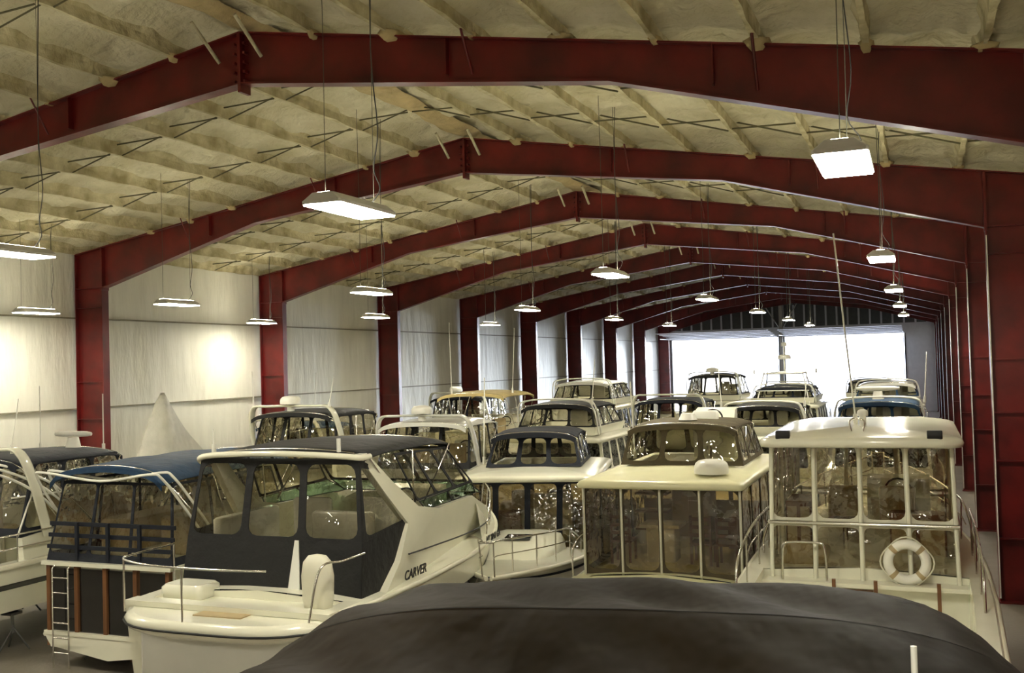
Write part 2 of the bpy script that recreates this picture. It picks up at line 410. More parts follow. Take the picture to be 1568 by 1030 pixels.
def f_frame(t):
    mid = (XL+XM)/2; mid2 = (XR+XM)/2
    zL, zR = roofz(XL), roofz(XR)
    outer = [(XL, 0), (XL, zL), (XM, ZR), (XR, zR), (XR, 0)]
    inner = [(XL+1.0, 0), (XL+1.0, ZE-1.02), (mid, roofz(mid)-.58), (XM, ZR-.86), (mid2, roofz(mid2)-.58), (XR-1.0, ZE-1.02), (XR-1.0, 0)]
    O2 = [(XL, 0), (XL, zL), (mid, roofz(mid)), (XM, ZR), (mid2, roofz(mid2)), (XR, zR), (XR, 0)]
    for i in range(6):
        a, b, c, d = O2[i], O2[i+1], inner[i+1], inner[i]
        q = [(a[0], 0, a[1]), (b[0], 0, b[1]), (c[0], 0, c[1]), (d[0], 0, d[1])]
        prism(t, 'f', M.red, [(x, -.008, z) for x, _, z in q], (0, .016, 0))
    def flange(pl, w, th):
        for i in range(len(pl)-1):
            a, b = Vector((pl[i][0], 0, pl[i][1])), Vector((pl[i+1][0], 0, pl[i+1][1]))
            dn = (b-a).normalized(); n = Vector((-dn.z, 0, dn.x))*th/2
            y = Vector((0, w/2, 0))
            loft(t, 'f', M.red, [[a-y-n, a+y-n, a+y+n, a-y+n], [b-y-n, b+y-n, b+y+n, b-y+n]], True, True, False)
    flange(outer, .26, .025); flange(inner, .26, .03)
    box(t, 'f', M.red, XM-.03, XM+.03, -.14, .14, ZR-1.02, ZR-.02)
    for s, xk in ((1, XL), (-1, XR)):
        xi = xk+s*1.0
        box(t, 'f', M.red, min(xi-.03, xi+.03), max(xi-.03, xi+.03), -.14, .14, ZE-1.10, roofz(xi)-.02)
        box(t, 'f', M.red, min(xk, xi), max(xk, xi), -.12, .12, ZE-1.03, ZE-1.0)
        for zz in (7.2, 5.0, 3.9, 2.9, 1.3):
            box(t, 'f', M.red, min(xk, xi), max(xk, xi), -.11, .11, zz, zz+.025)
        box(t, 'f', M.galv, min(xk, xi)-.05, max(xk, xi)+.05, -.2, .2, 0, .03)
    for x in (mid-1.5, mid+2.6, mid2+1.5, mid2-2.6):
        box(t, 'f', M.red, x-.01, x+.01, -.12, .12, roofz(x)-.58, roofz(x)-.02)
    for i in range(5):
        for dx in (-.1, .1):
            zz = ZR-.2-.16*i
            box(t, 'f', M.red, XM+dx-.02, XM+dx+.02, -.14, -.02, zz-.02, zz+.02)
t0 = Obj('x'); f_frame(t0); d0 = t0.parts['f']
base = mk('steel_portal_frame', d0); base.location = (0, FR[0], 0)
for y in FR[1:]:
    o = bpy.data.objects.new('steel_portal_frame', base.data); S.collection.objects.link(o); o.location = (0, y, 0)

# ceiling : spray foamed deck with purlin ribs and cross ribs
NP = 9
CR = 9.13/5
def f_ceil(t):
    for s in (-1, 1):
        n = NP*8; ny = 420
        ys = [YB+(YF-YB)*j/ny for j in range(ny+1)]
        g = []
        for y in ys:
            row = []
            fy = ((y-FR[0])/CR) % 1; dy = min(fy, 1-fy)*CR
            for i in range(n+1):
                x = XM+s*(XR-XM+.1)*i/n
                ph = (i % 8)/8
                dome_ = .18*sin(pi*ph)**.7*(1-math.exp(-(dy/.30)**2)*.9)
                nz = .03*sin(y*1.9+i*.7)+.03*sin(y*.83+i*1.9+s)+.025*sin(y*4.3+i*2.7)
                row.append(V(x, y, roofz(x)+.22+dome_+nz*sin(pi*ph)))
            g.append(row)
        loft(t, 'c', M.foam, g, False, False, True)
c = single('ceiling', f_ceil, M.foam)
def f_purl(t):
    for s in (-1, 1):
        for k in range(1, NP+1):
            x = XM+s*(XR-XM-.05)*(k/NP if k else .02)
            z = roofz(x)
            N = 260; rings = []
            for j in range(N+1):
                y = YB+(YF-YB)*j/N; w = .045+.012*sin(j*2.3+k)+.010*sin(j*.9+k*2); dz = .015*sin(j*1.7+k*3)
                rings.append([V(x-w*.9, y, z+.03+dz), V(x+w*.9, y, z+.03+dz), V(x+w*1.1, y, z+.2), V(x+w*2.4, y, z+.34), V(x-w*2.4, y, z+.34), V(x-w*1.1, y, z+.2)])
            loft(t, 'p', M.foamr, rings, True, True, False)
single('ceiling_purlins', f_purl, M.foamr)
def f_ridge(t):
    N = 220; rings = []
    for j in range(N+1):
        y = YB+(YF-YB)*j/N; w = .34+.08*sin(j*.9)+.05*sin(j*2.1)
        rings.append([V(XM-w, y, roofz(XM-w)+.25), V(XM-w*.5, y, ZR+.12), V(XM, y, ZR+.08+.03*sin(j)), V(XM+w*.5, y, ZR+.12), V(XM+w, y, roofz(XM+w)+.25)])
    loft(t, 'r', M.foamo, rings, False, False, True)
single('ceiling_ridge_foam', f_ridge, M.foamo)
def f_br(t):
    step = (XR-XM-.05)/NP
    for i, yf in enumerate(FR[:-1]):
        for fy in (.33, .67):
            y = yf+9.13*fy
            for s in (-1, 1):
                for k in range(NP):
                    xa = XM+s*step*(k+.04); xb = XM+s*step*(k+.96)
                    tube(t, 'b', M.brace, [(xa, y, roofz(xa)+.03), (xb, y+.1, roofz(xb)+.24)], .017, 4)
                    tube(t, 'b', M.brace, [(xa, y+.35, roofz(xa)+.24), (xb, y+.25, roofz(xb)+.03)], .017, 4)
single('ceiling_bridging_rods', f_br, M.brace)
def f_fb(t):
    step = (XR-XM-.05)/NP
    for yf in FR:
        for s in (-1, 1):
            for k in range(1, NP, 1):
                x = XM+s*step*k
                rings = []
                for a, w, h in ((-.28, .04, .0), (-.15, .12, .05), (-.13, .14, .09), (.13, .14, .09), (.15, .12, .05), (.28, .04, .0)):
                    w *= 1+.4*sin(k*3+yf); h *= 1+.5*sin(k*5+yf*2)
                    zz = roofz(x)+.06
                    rings.append([V(x-w, yf+a, zz), V(x-w*.4, yf+a*.97, zz-h), V(x+w*.4, yf+a*.97, zz-h), V(x+w, yf+a, zz)])
                loft(t, 'l', M.foamo, rings, True, True, True)
single('ceiling_yellowish_lumps', f_fb, M.foamo)
def f_flb(t, ks, m, r):
    step = (XR-XM-.05)/NP
    for yf in FR:
        for s in (-1, 1):
            for k in ks:
                x = XM+s*step*k; z = roofz(x)
                dep = .45 if k < 1 else (.62 if k < 5 else .7)
                for dy in (-1, 1):
                    tube(t, 'l', m, [(x, yf+dy*.1, z-dep+.06), (x, yf+dy*(.8 if k < 1 else .55), z+.1)], r, 4)
single('ceiling_ridge_struts', lambda t: f_flb(t, (.3,), M.foam, .04), M.foam)
single('ceiling_flange_braces', lambda t: f_flb(t, (3, 6), M.red, .022), M.red)

# walls
def wall_side(name, x, dirn):
    def fn(t):
        ny = 300; nz = 24; g = []
        for j in range(ny+1):
            y = YB+(YF-YB)*j/ny
            g.append([V(x+dirn*(.014*sin(j*1.7)+.02*sin(j*.61+i*.25)+.01*sin(j*2.9+i*.1))*abs(sin(pi*((i/nz*ZE-1.6) % 2.65)/2.65)), y, (ZE+.4)*i/nz) for i in range(nz+1)])
        loft(t, 'w', M.fab, g, False, False, True)
    return single(name, fn, M.fab)
wall_side('wall_left', XL-.12, 1); wall_side('wall_right', XR+.12, -1)
def f_g(t, x, s, m):
    for z in (1.6, 4.2, 6.9):
        box(t, 'g', m, min(x, x+s*.07), max(x, x+s*.07), YB, YF, z, z+.045)
M.seam = mat('girt_seam', (.30, .28, .20), .7, var=.3)
single('trim_1', lambda t: f_g(t, XL-.10, 1, M.seam), M.seam)
single('trim_2', lambda t: f_g(t, XR+.02, -1, M.red), M.red)
single('trim_5', lambda t: box(t, 'b', M.red, XR+.0, XR+.06, YB, YF-.1, .02, 4.15), M.red)
def f_back(t):
    box(t, 'b', M.fab, XL-.2, XR+.2, YB-.2, YB, 0, ZE+.3)
    prism(t, 'b', M.fab, [(XL-.2, YB-.2, ZE+.3), (XR+.2, YB-.2, ZE+.3), (XM, YB-.2, ZR+.5)], (0, .2, 0))
single('wall_back', f_back, M.fab)
single('floor', lambda t: box(t, 'f', M.conc, XL-.4, XR+.4, YB-.3, YF+1.2, -.2, 0), M.conc)
def f_out(t): box(t, 'g', M.snow, -160, 120, YF+1.2, YF+220, -.25, -.02)
single('ground_snow', f_out, M.snow)
def f_roof(t):
    for s in (-1, 1):
        xe = XM+s*(XR-XM+.4)
        prism(t, 'r', M.metalw, [(XM, YB-.2, ZR+.6), (xe, YB-.2, roofz(xe)+.55), (xe, YB-.2, roofz(xe)+.65), (XM, YB-.2, ZR+.7)], (0, YF-YB+.7, 0))
single('roof', f_roof, M.metalw)
single('wall_left_cladding', lambda t: box(t, 'c', M.metalw, XL-.5, XL-.35, YB-.2, YF+.3, 0, ZE+.6), M.metalw)
single('wall_right_cladding', lambda t: box(t, 'c', M.metalw, XR+.35, XR+.5, YB-.2, YF+.3, 0, ZE+.6), M.metalw)
def f_glint_rods(t):  # thin white rods modelled as the daylit edges of the right column flanges
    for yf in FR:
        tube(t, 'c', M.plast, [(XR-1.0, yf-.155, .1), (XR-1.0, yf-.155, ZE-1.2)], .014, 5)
single('flange_glint_rods', f_glint_rods, M.plast)

# far gable wall
DX = [(-22.0, -12.0), (-11.4, -1.1)]; ZD = 7.0
def f_far(t):
    m = M.metalw
    box(t, 'w', m, XL-.3, DX[0][0], YF, YF+.2, 0, ZD); box(t, 'w', m, DX[0][1], DX[1][0], YF, YF+.2, 0, ZD)
    box(t, 'w', m, DX[1][1], XR+.3, YF, YF+.2, 0, ZD); box(t, 'w', m, XL-.3, XR+.3, YF, YF+.2, ZD, ZD+.9)
single('wall_far', f_far, M.metalw)
def f_gab(t):
    prism(t, 'w', M.metald, [(XL-.3, YF, ZD+.9), (XR+.3, YF, ZD+.9), (XR+.3, YF, ZE+.5), (XM, YF, ZR+.6), (XL-.3, YF, ZE+.5)], (0, .15, 0))
single('wall_far_gable', f_gab, M.metald)
def f_ribs(t):
    x = XL+.2
    while x < XR:
        box(t, 'r', M.metalw, x, x+.16, YF-.08, YF, ZD+.9, roofz(x)-.55 if abs(x-XM) > 1 else ZR-1.0)
        x += .95
single('wall_far_ribs', f_ribs, M.metalw)
o = Obj('overhead_door')
for a, b in DX:
    for i in range(5):
        y1 = YF-.3-i*1.35; box(o, 'panel', M.metalw, a+.1, b-.1, y1-1.3, y1, ZD+.1+.10*i, ZD+.15+.10*i)
    for x in (a+.03, b-.09): 
        box(o, 'tracks', M.galv, x, x+.06, YF-.1, YF-.02, 0.0, ZD+.1); box(o, 'tracks', M.galv, x, x+.06, YF-5.2, YF-.05, ZD+.05, ZD+.1)
o.build()
def f_post(t):
    box(t, 'p', M.galv, -11.85, -11.55, YF-.5, YF, 0, ZR-.6)
    for s in (-1, 1): tube(t, 'p', M.galv, [(-11.7, YF-.3, ZD+.6), (-11.7+s*1.6, YF-.3, ZR-.7)], .06, 6)
single('trim_4', f_post, M.galv)
def f_df(t):
    for a, b in DX:
        for x in (a-.12, b): box(t, 'p', M.metald, x, x+.12, YF-.06, YF-.01, 0, ZD)
single('trim_3', f_df, M.metald)

# ------------------------------------------------------------------ hanging lights
def f_fix(o):
    hw, hl = .23, .60
    loft(o, 'housing', M.lampw, [rrect(-hw, hw, -hl, hl, .02, .015, 1), rrect(-hw, hw, -hl, hl, .02, .05, 1), rrect(-hw*.55, hw*.55, -hl*.97, hl*.97, .02, .13, 1)], True, True, False)
    box(o, 'diffuser', M.lamp, -hw+.015, hw-.015, -hl+.02, hl-.02, 0, .014)
    box(o, 'uplight_slot', M.lampu, -hw*.3, hw*.3, -hl*.9, hl*.9, .132, .14)
tf = Obj('t'); f_fix(tf)
meshes = {}
for p, d in tf.parts.items():
    me = bpy.data.meshes.new(p); me.from_pydata(d['v'], [], d['f']); me.materials.append(d['m']); meshes[p] = me
ZL = 6.88
for X, kmax in ((-.55, 5), (-5.6, 6), (-11.5, 5), (-17.0, 4), (-21.6, 3)):
    for k in range(-2 if X > -12 else 0, kmax):
        Y = 9.5+9.95*k+(.9 if X < -11 else 0)
        e = bpy.data.objects.new('hanging_light_fixture', None); S.collection.objects.link(e); e.location = (X, Y, ZL)
        for p, me in meshes.items():
            q = bpy.data.objects.new(p, me); S.collection.objects.link(q); q.parent = e
        t = Obj('t'); zc = roofz(X)+.25-ZL
        for dy in (-.5, .5):
            tube(t, 'suspension_wires', M.wire, [(0, dy, .12), (.01, dy, zc*.5), (0, dy, zc)], .004 if k < 1 else (.006 if k < 3 else .010), 4)
        tube(t, 'power_cord', M.cable, cat([(.05, .35, .13), (.13, .42, .3), (.01, .5, .55), (.06, .52, 1.0), (.0, .51, 1.9), (.04, .52, zc)], 4), .007 if k < 2 else .010, 4)
        for p, d in t.parts.items():
            q = mk(p, d); q.parent = e

# ------------------------------------------------------------------ BOATS
# --- near boat with brown canvas top (camera looks over it)
o = Obj('canvas_topped_cruiser', (-1.27, 5.25, 0), 190)
hull(o, 8.6, 2.9, .55, 2.1, 2.5, deck_t=.45, rail=None, mb=M.botr)
nx, ny = 44, 60; g = []
for j in range(ny+1):
    f = j/ny; y = .85+3.6*f; row = []
    for i in range(nx+1):
        a = -1+2*i/nx; b = 2*f-1
        w = (1.42 if a < 0 else 1.46)*(1-.16*abs(b)**5)
        z = 4.37-.05*a*a-.50*abs(a)**8-.16*abs(b)**6-.07*abs(sin(pi*f*3))*(1-a*a)
        z += .014*sin(9*a+14*f)*abs(a)+.012*sin(23*f+3*a)+.016*sin(17*a+30*f)*(abs(sin(pi*f*3)))
        row.append(V(w*a, y, z))
    g.append(row)
loft(o, 'canopy', M.brown, g, False, False, True, .02)
for row in (g[0], g[-1]): loft(o, 'canopy', M.brown, [row, [v-V(0, 0, .12) for v in row]], False, False, False, .01)
for jj in (0, 20, 40, 60): tube(o, 'canopy_seams', M.rub, [v+V(0, 0, .006) for v in g[jj]], .006, 4)
for ii in (4, 40): tube(o, 'canopy_seams', M.rub, [r[ii]+V(0, 0, .006) for r in g], .006, 4)
for jj in (1, 30, 59):
    tube(o, 'canopy_frame', M.steel, [V(-1.3, g[jj][0].y, 2.1)]+[v-V(0, 0, .03) for v in g[jj]]+[V(1.3, g[jj][0].y, 2.1)], .015, 6)
encl(o, 1.32, 1.26, 1.0, 4.3, 1.05, 4.2, 2.1, 3.80, M.brown, ca=3, cs=3, cf=3, band=.5)
tube(o, 'light_mast', M.plast, [(-.76, 2.80, 4.25), (-.76, 2.80, 4.50)], .008, 6)
helm(o, -.4, 4.0, 1.4); seat(o, -.4, 3.2, 1.4)
o.build()

# --- Right boat: hardtop + full clear enclosure
o = Obj('hardtop_cruiser', (-.85, 10.8, 0), 0)
sec = hull(o, 11.5, 3.25, .55, 1.95, 2.5, deck_t=.41, floor=.75, stripe=M.navy, sfrac=(.80, .88))
box(o, 'bridge_deck', M.gel, -1.32, 1.32, 4.65, 8.7, 1.80, 1.95)
slab(o, 'hardtop', M.gel, -1.40, 1.40, 4.35, 8.9, 3.90, .16, .35, .05, .05)
hb = 1.30
for tier, (za, zb, r) in enumerate(((1.93, 2.74, .08), (2.78, 3.93, .12))):
    ia = (za-1.97)*.03; ib = (zb-1.97)*.03
    encl(o, hb-ia, hb-ib, 4.72+ia, 8.4+.0, 4.72+ib, 8.4-ib, za, zb, M.white, ca=4, cs=4, cf=3, mx=.035, mt=.04, mb=.04, r=r, tag='enclosure', wm=M.vinyl3)
for x in (-1.27, -.65, .0, .65, 1.27):
    tube(o, 'hardtop_posts', M.gel, [(x, 4.66, 1.93), (x*.97, 4.74, 3.95)], .032, 8)
for sx in (-1, 1):
    for y in (6.0, 7.4): tube(o, 'hardtop_posts', M.gel, [(sx*1.27, y, 1.95), (sx*1.24, y, 3.95)], .03, 8)
    tube(o, 'enclosure_rail', M.steel, [(sx*1.3, 4.7, 2.76), (sx*1.3, 8.3, 2.76)], .022, 6)
    tube(o, 'side_rail', M.steel, cat([(sx*1.5, 2.9, 1.98), (sx*1.5, 3.1, 2.5), (sx*1.5, 4.6, 2.75), (sx*1.5, 6.5, 2.75)], 6), .018, 6)
    for y in (3.8, 5.0, 6.2): tube(o, 'side_rail', M.steel, [(sx*1.5, y, 2.0), (sx*1.5, y, 2.70)], .014, 5)
tube(o, 'enclosure_rail', M.gel, [(-1.3, 4.66, 2.76), (1.3, 4.66, 2.76)], .03, 6)
R = .25
tube(o, 'life_ring', M.plast, [(.60+R*cos(a), 4.55, 2.27+R*sin(a)) for a in [2*pi*i/28 for i in range(28)]], .07, 10, True)
for a0 in (pi/4, 3*pi/4, 5*pi/4, 7*pi/4):
    tube(o, 'life_ring_bands', M.seat, [(.60+R*cos(a0+q), 4.55, 2.27+R*sin(a0+q)) for q in (-.12, 0, .12)], .073, 10)
tube(o, 'life_ring_rope', M.white, [(.60+(R+.085+.02*cos(4*a))*cos(a), 4.53, 2.27+(R+.085+.02*cos(4*a))*sin(a)) for a in [2*pi*i/32 for i in range(32)]], .012, 5, True)
box(o, 'aft_bulkhead', M.gel, -1.45, 1.45, 4.58, 4.70, 1.2, 1.92)
box(o, 'aft_deck_lip', M.gel, -1.58, 1.58, 4.40, 4.72, 1.90, 1.96)
for x in (-.38, .18, 1.0): box(o, 'companionway_posts', M.wood, x-.025, x+.025, 4.36, 4.42, 1.2, 2.02)
box(o, 'companionway_door', M.wood, -.34, .14, 4.55, 4.58, 1.25, 1.85)
tube(o, 'aft_grab_rail', M.steel, cat([(-1.1, 4.5, 1.95), (-1.08, 4.5, 2.42), (-.98, 4.5, 2.5), (-.6, 4.5, 2.5), (-.5, 4.5, 2.42), (-.48, 4.5, 1.95)], 4), .018, 6)
rbox(o, 'bench_seat', M.seat, -1.15, -.5, 4.95, 5.45, 1.95, 2.35, .08)
rbox(o, 'bench_seat', M.gelw, -1.08, -.52, 4.88, 5.0, 2.1, 2.42, .05)
cupboard(o, .35, 1.15, 5.8, 6.3, 1.95, 2.75, M.wood)
cupboard(o, -1.2, -.8, 5.9, 6.8, 1.95, 2.9, M.seat)
helm(o, .45, 7.9, 1.95, 1.0); seat(o, .45, 7.1, 1.95, .55); seat(o, -.35, 7.1, 1.95, .55, m=M.gelw); table(o, -.3, 5.9, 1.95, .6)
for x in (-.9, -.3, .3, .9): 
    box(o, 'ceiling_handholds', M.wood, x-.02, x+.02, 5.2, 8.2, 3.84, 3.87)
for x in (-1.02, 1.02): rbox(o, 'deck_speakers', M.rub, x-.10, x+.10, 4.36, 4.50, 4.0, 4.12, .02)
tube(o, 'roof_rail', M.steel, cat([(-.08, 4.6, 4.1), (-.10, 4.6, 4.24), (0, 4.6, 4.28), (.10, 4.6, 4.24), (.08, 4.6, 4.1)], 5), .014, 6)
cyl(o, 'roof_light', M.plast, .03, 5.6, 4.1, 4.26, .05); dome(o, 'roof_light', M.plast, .03, 5.6, 4.26, .08, .10)
antenna(o, -.10, 6.0, 4.15, 3.0, -.25, .3, .014)
o.build()

# --- aft deck express cruiser (big, left of centre)
o = Obj('express_cruiser', (-8.65, 11.15, 0), 0)
L = 8.4; B = 3.4
sec = hull(o, L, B, .5, 2.05, 2.35, deck_t=.10, floor=.1, stripe=M.dglass, sfrac=(.30, .62), rail=(.66, .50), mb=M.bot, srange=[(.04, .20), (.25, .55), (.60, .80)])
rings = []
def plat(ins, z, dy=0):
    pts = []
    for i in range(17):
        a = -1+2*i/16
        pts.append(V((1.66-ins)*a*(1-.02*abs(a)**4), -.62+ins+.62*abs(a)**4+dy, z))
    return pts+[V(1.66-ins, .9, z), V(-1.66+ins, .9, z)]
rings = [plat(.12, 1.78), plat(.02, 1.84), plat(0, 1.93), plat(.03, 2.0), plat(.08, 2.02)]
loft(o, 'aft_platform', M.gel, rings)
tube(o, 'platform_rub_rail', M.rub, [v+V(0, -.01, -.03) for v in plat(0, 1.93)[:17]], .016, 5)
rbox(o, 'transom_locker', M.gelw, -1.3, 1.3, -.14, .1, .9, 1.8, .08)
box(o, 'deck_hatch', M.seat, -.3, .45, -.25, .25, 2.02, 2.035)
row = cat([(-1.60, .95, 2.70), (-1.60, .2, 2.70), (-1.46, -.22, 2.70), (-.7, -.50, 2.70), (.25, -.54, 2.70), (1.0, -.45, 2.70)], 6)
tube(o, 'aft_rail', M.steel, row, .015, 7)
for i in (0, 12, 21): tube(o, 'aft_rail', M.steel, [row[i], (row[i].x, row[i].y, 2.0)], .014, 6)
row2 = cat([(1.60, .95, 2.70), (1.60, .4, 2.70), (1.5, .0, 2.66), (1.42, -.15, 2.02)], 6)
tube(o, 'aft_rail', M.steel, row2, .015, 7)
loft(o, 'fender', M.white, [[V(1.24+r*cos(2*pi*i/14), .35+r*.7*sin(2*pi*i/14), z) for i in range(14)] for r, z in ((.14, 2.02), (.19, 2.06), (.22, 2.2), (.23, 2.5), (.20, 2.68), (.13, 2.76), (.02, 2.78))])
rbox(o, 'aft_seat', M.gel, -1.45, -.75, .45, .95, 2.0, 2.22, .08)
zd, zw, zt = 2.04, 2.80, 3.93
bx, tx = 1.50, 1.34
def yaft(z): return 1.0+(z-zd)*.16
Bq = [V(-bx, yaft(zd), zd), V(bx, yaft(zd), zd)]; 
mid = [V(-bx+.03, yaft(zw), zw), V(bx-.03, yaft(zw), zw)]; top = [V(-tx, yaft(zt), zt), V(tx, yaft(zt), zt)]
o.add('enclosure_skirt', M.black, [Bq[0], Bq[1], mid[1], mid[0]], [[0, 1, 2, 3]], False, .02)
o.add('enclosure_door', M.gelw, [lerp(Bq[0], Bq[1], .61)+V(0, -.02, 0), lerp(Bq[0], Bq[1], .68)+V(0, -.02, 0), lerp(mid[0], mid[1], .655)+V(0, -.02, 0), lerp(mid[0], mid[1], .635)+V(0, -.02, 0)], [[0, 1, 2, 3]], False, .02)
panel(o, [mid[0], mid[1], top[1], top[0]], 3, 'enclosure_canvas', M.black, 'enclosure_windows', M.vinyl, .06, .08, .04, .14)
for sg in (1, -1):
    a, b = V(sg*bx, yaft(zd), zd), V(sg*(bx+.03), 2.0, zd)
    c1, d1 = V(sg*(bx-.02), 2.55, zw+.12), V(sg*(bx-.03), yaft(zw), zw)
    o.add('enclosure_skirt', M.black, [a, b, c1, d1], [[0, 1, 2, 3]], False, .02)
    panel(o, [d1, c1, V(sg*tx, 1.62, zt-.12), V(sg*tx, yaft(zt), zt)], 1, 'enclosure_canvas', M.black, 'enclosure_windows', M.vinyl, .07, .12, .05, .10)
    prof = [(1.34, 3.98), (1.56, 3.99), (2.15, 3.50), (2.75, 3.08), (3.4, 2.96), (4.9, 2.96), (5.8, 2.66), (6.6, 2.30), (6.6, 2.1), (1.45, 2.05), (1.95, 2.40), (2.35, 2.88), (1.90, 3.35)]
    def xo(y, z):
        w = hullw(min(1, y/L), B)
        return w-.04-(z-2.05)*.17
    outer = [V(sg*xo(y, z), y, z) for y, z in prof]; inner = [V(sg*(xo(y, z)-.12), y, z) for y, z in prof]
    tri = [[0, 1, 2, 12], [12, 2, 3, 11], [11, 3, 4, 10], [10, 4, 9], [4, 5, 6, 9], [9, 6, 7, 8]]
    o.add('side_moulding', M.gel, outer, tri, True); o.add('side_moulding', M.gel, inner, [t[::-1] for t in tri], True)
    loft(o, 'side_moulding', M.gel, [outer, inner], True, False, False)
    xb = xo(3.5, 3.14)-.06
    q = [V(sg*xb, 2.85, 3.14), V(sg*xb, 4.90, 3.20), V(sg*1.30, 4.18, 3.86), V(sg*1.32, 2.35, 3.92)]
    panel(o, q, 3, 'side_curtain_canvas', M.black, 'side_curtain_windows', M.vinyl, .035, .05, .04, .07)
    o.add('side_curtain_windows', M.vinyl, [V(sg*1.33, 1.75, 3.90), V(sg*(xb), 2.80, 3.14), V(sg*1.32, 2.33, 3.90)], [[0, 1, 2]])
    q = [V(sg*(xb+.04), 3.05, 2.98), V(sg*(xo(5.3, 3)-.05), 5.35, 2.95), V(sg*xb, 4.90, 3.20), V(sg*xb, 2.9, 3.13)]
    panel(o, q, 2, 'windshield_frame', M.black, 'windshield_glass', M.gglass, .02, .02, .02, .03)
    tube(o, 'moulding_pinstripe', M.rub, [(sg*(xo(y, 2.46)+.008), y, 2.46-.02*(y-2.2)) for y in [2.2+4.0*i/12 for i in range(13)]], .013, 5)
q = [V(-1.40, 5.4, 2.95), V(1.40, 5.4, 2.95), V(1.36, 4.90, 3.20), V(-1.36, 4.90, 3.20)]
panel(o, q, 3, 'windshield_frame', M.black, 'windshield_glass', M.gglass, .02, .02, .02, .03)
q = [V(-1.36, 4.90, 3.20), V(1.36, 4.90, 3.20), V(1.30, 4.18, 3.86), V(-1.30, 4.18, 3.86)]
panel(o, q, 3, 'side_curtain_canvas', M.black, 'side_curtain_windows', M.vinyl, .04, .05, .04, .08)
rings = []
for f in (0, .2, .4, .6, .8, 1):
    y = 5.2+2.9*f; w = (hullw(y/L, B)-.10)*(1-.1*f); h = 2.96-.62*f**1.3
    rings.append([V(-w, y, 2.1), V(-w*.93, y, h-.18), V(-w*.7, y, h-.03), V(-w*.3, y, h+.02), V(w*.3, y, h+.02), V(w*.7, y, h-.03), V(w*.93, y, h-.18), V(w, y, 2.1)])
loft(o, 'foredeck_crown', M.gel, rings, False, False)
bimini(o, 1.40, 1.45, 4.25, 4.10, M.black, drop=.14, legs=2.9, zleg=3.05, bows=3, name='canopy_top')
tube(o, 'canopy_trim', M.gel, cat([(-1.43, 1.5, 3.80), (-1.38, 1.30, 3.92), (-1.0, 1.22, 3.98), (0, 1.18, 4.01), (1.0, 1.22, 3.98), (1.36, 1.30, 3.95), (1.40, 1.5, 3.95)], 6), .045, 8)
antenna(o, -1.2, 1.4, 4.0, .35, 0, 0); cyl(o, 'stern_light', M.plast, .9, 1.5, 4.0, 4.2, .03)
helm(o, .6, 4.3, 2.04, 1.0); seat(o, .6, 3.4, 2.04, .6, m=M.gelw); seat(o, -.5, 3.2, 2.04, .7, m=M.gelw)
rbox(o, 'settee', M.gelw, -1.3, -.7, 1.5, 3.0, 2.04, 2.5, .1); rbox(o, 'settee', M.seat, .2, 1.2, 1.4, 1.9, 2.04, 2.55, .1)
rbox(o, 'settee', M.gelw, -1.35, -1.15, 1.5, 3.0, 2.4, 3.0, .06); rbox(o, 'settee', M.gelw, .2, 1.2, 1.8, 2.0, 2.5, 3.1, .06)
lettering(o, 'CARVER', .19, (1.665, 1.95, 2.12), (pi/2, 0, pi/2), M.rub)
lettering(o, 'NY 2041 GA', .15, (1.64, 5.0, 2.14), (pi/2, 0, pi/2+.09), M.rub)
o.build()

# --- centre boat, yellowed hardtop, flybridge enclosure
o = Obj('flybridge_cruiser', (-4.15, 16.4, 0), 0)
hull(o, 9.8, 3.0, .45, 1.5, 2.1, M.gely, deck_t=.07, floor=.1, stripe=M.navy, sfrac=(.5, .75))
slab(o, 'hardtop', M.gely, -1.44, 1.44, .40, 5.6, 3.05, .15, .12, .04)
encl(o, 1.38, 1.36, .62, 5.0, .60, 4.7, 1.52, 3.10, M.taupe, ca=4, cs=4, cf=3, mx=.045, mt=.10, mb=.10, r=.14, wm=M.vinyl2)
for x in (-1.36, -.68, 0, .68, 1.36): tube(o, 'hardtop_posts', M.white, [(x*.99, .56, 1.5), (x*.99, .56, 3.10)], .022, 6)
encl(o, 1.14, .98, 2.3, 4.9, 2.5, 4.3, 3.24, 3.94, M.taupe, ca=3, cs=3, cf=3, mx=.05, mt=.06, mb=.08, r=.12, tag='flybridge')
bimini(o, 1.05, 2.35, 4.5, 4.06, M.taupe, drop=.14, legs=3.2, zleg=3.3, bows=3, name='flybridge_top')
dome(o, 'radar_dome', M.plast, .80, 1.05, 3.24, .29, .24)
cyl(o, 'roof_light', M.plast, .05, 2.8, 4.05, 4.17, .18, r2=.12)
cupboard(o, -.55, .2, 3.8, 4.6, 1.55, 2.75, M.seat)
rbox(o, 'cooler', M.gelw, -.50, .02, 1.5, 2.0, 1.52, 2.2, .04)
box(o, 'table', M.gelw, -.6, .12, 1.45, 2.05, 2.2, 2.26)
for x in (-.95, .5, .95): 
    for sx in (-.17, .17):
        for yy in (1.42, 1.8): box(o, 'chair_legs', M.wood, x+sx-.02, x+sx+.02, yy, yy+.04, 1.5, 1.95 if yy > 1.5 else 2.45)
    box(o, 'chair_seats', M.wood, x-.2, x+.2, 1.42, 1.86, 1.93, 1.97)
    for zz in (2.08, 2.22, 2.36): box(o, 'chair_slats', M.wood, x-.18, x+.18, 1.42, 1.45, zz, zz+.06)
rbox(o, 'cabin_stairs', M.wood, .7, 1.2, 3.0, 4.2, 1.52, 2.2, .03)
for i in range(3): box(o, 'cabinet_shelves', M.wood, -1.25, -.6, 3.6, 4.0, 1.8+.35*i, 1.84+.35*i)
box(o, 'cabin_bulkhead', M.seat, -1.3, 1.3, 4.6, 4.65, 1.52, 2.3)
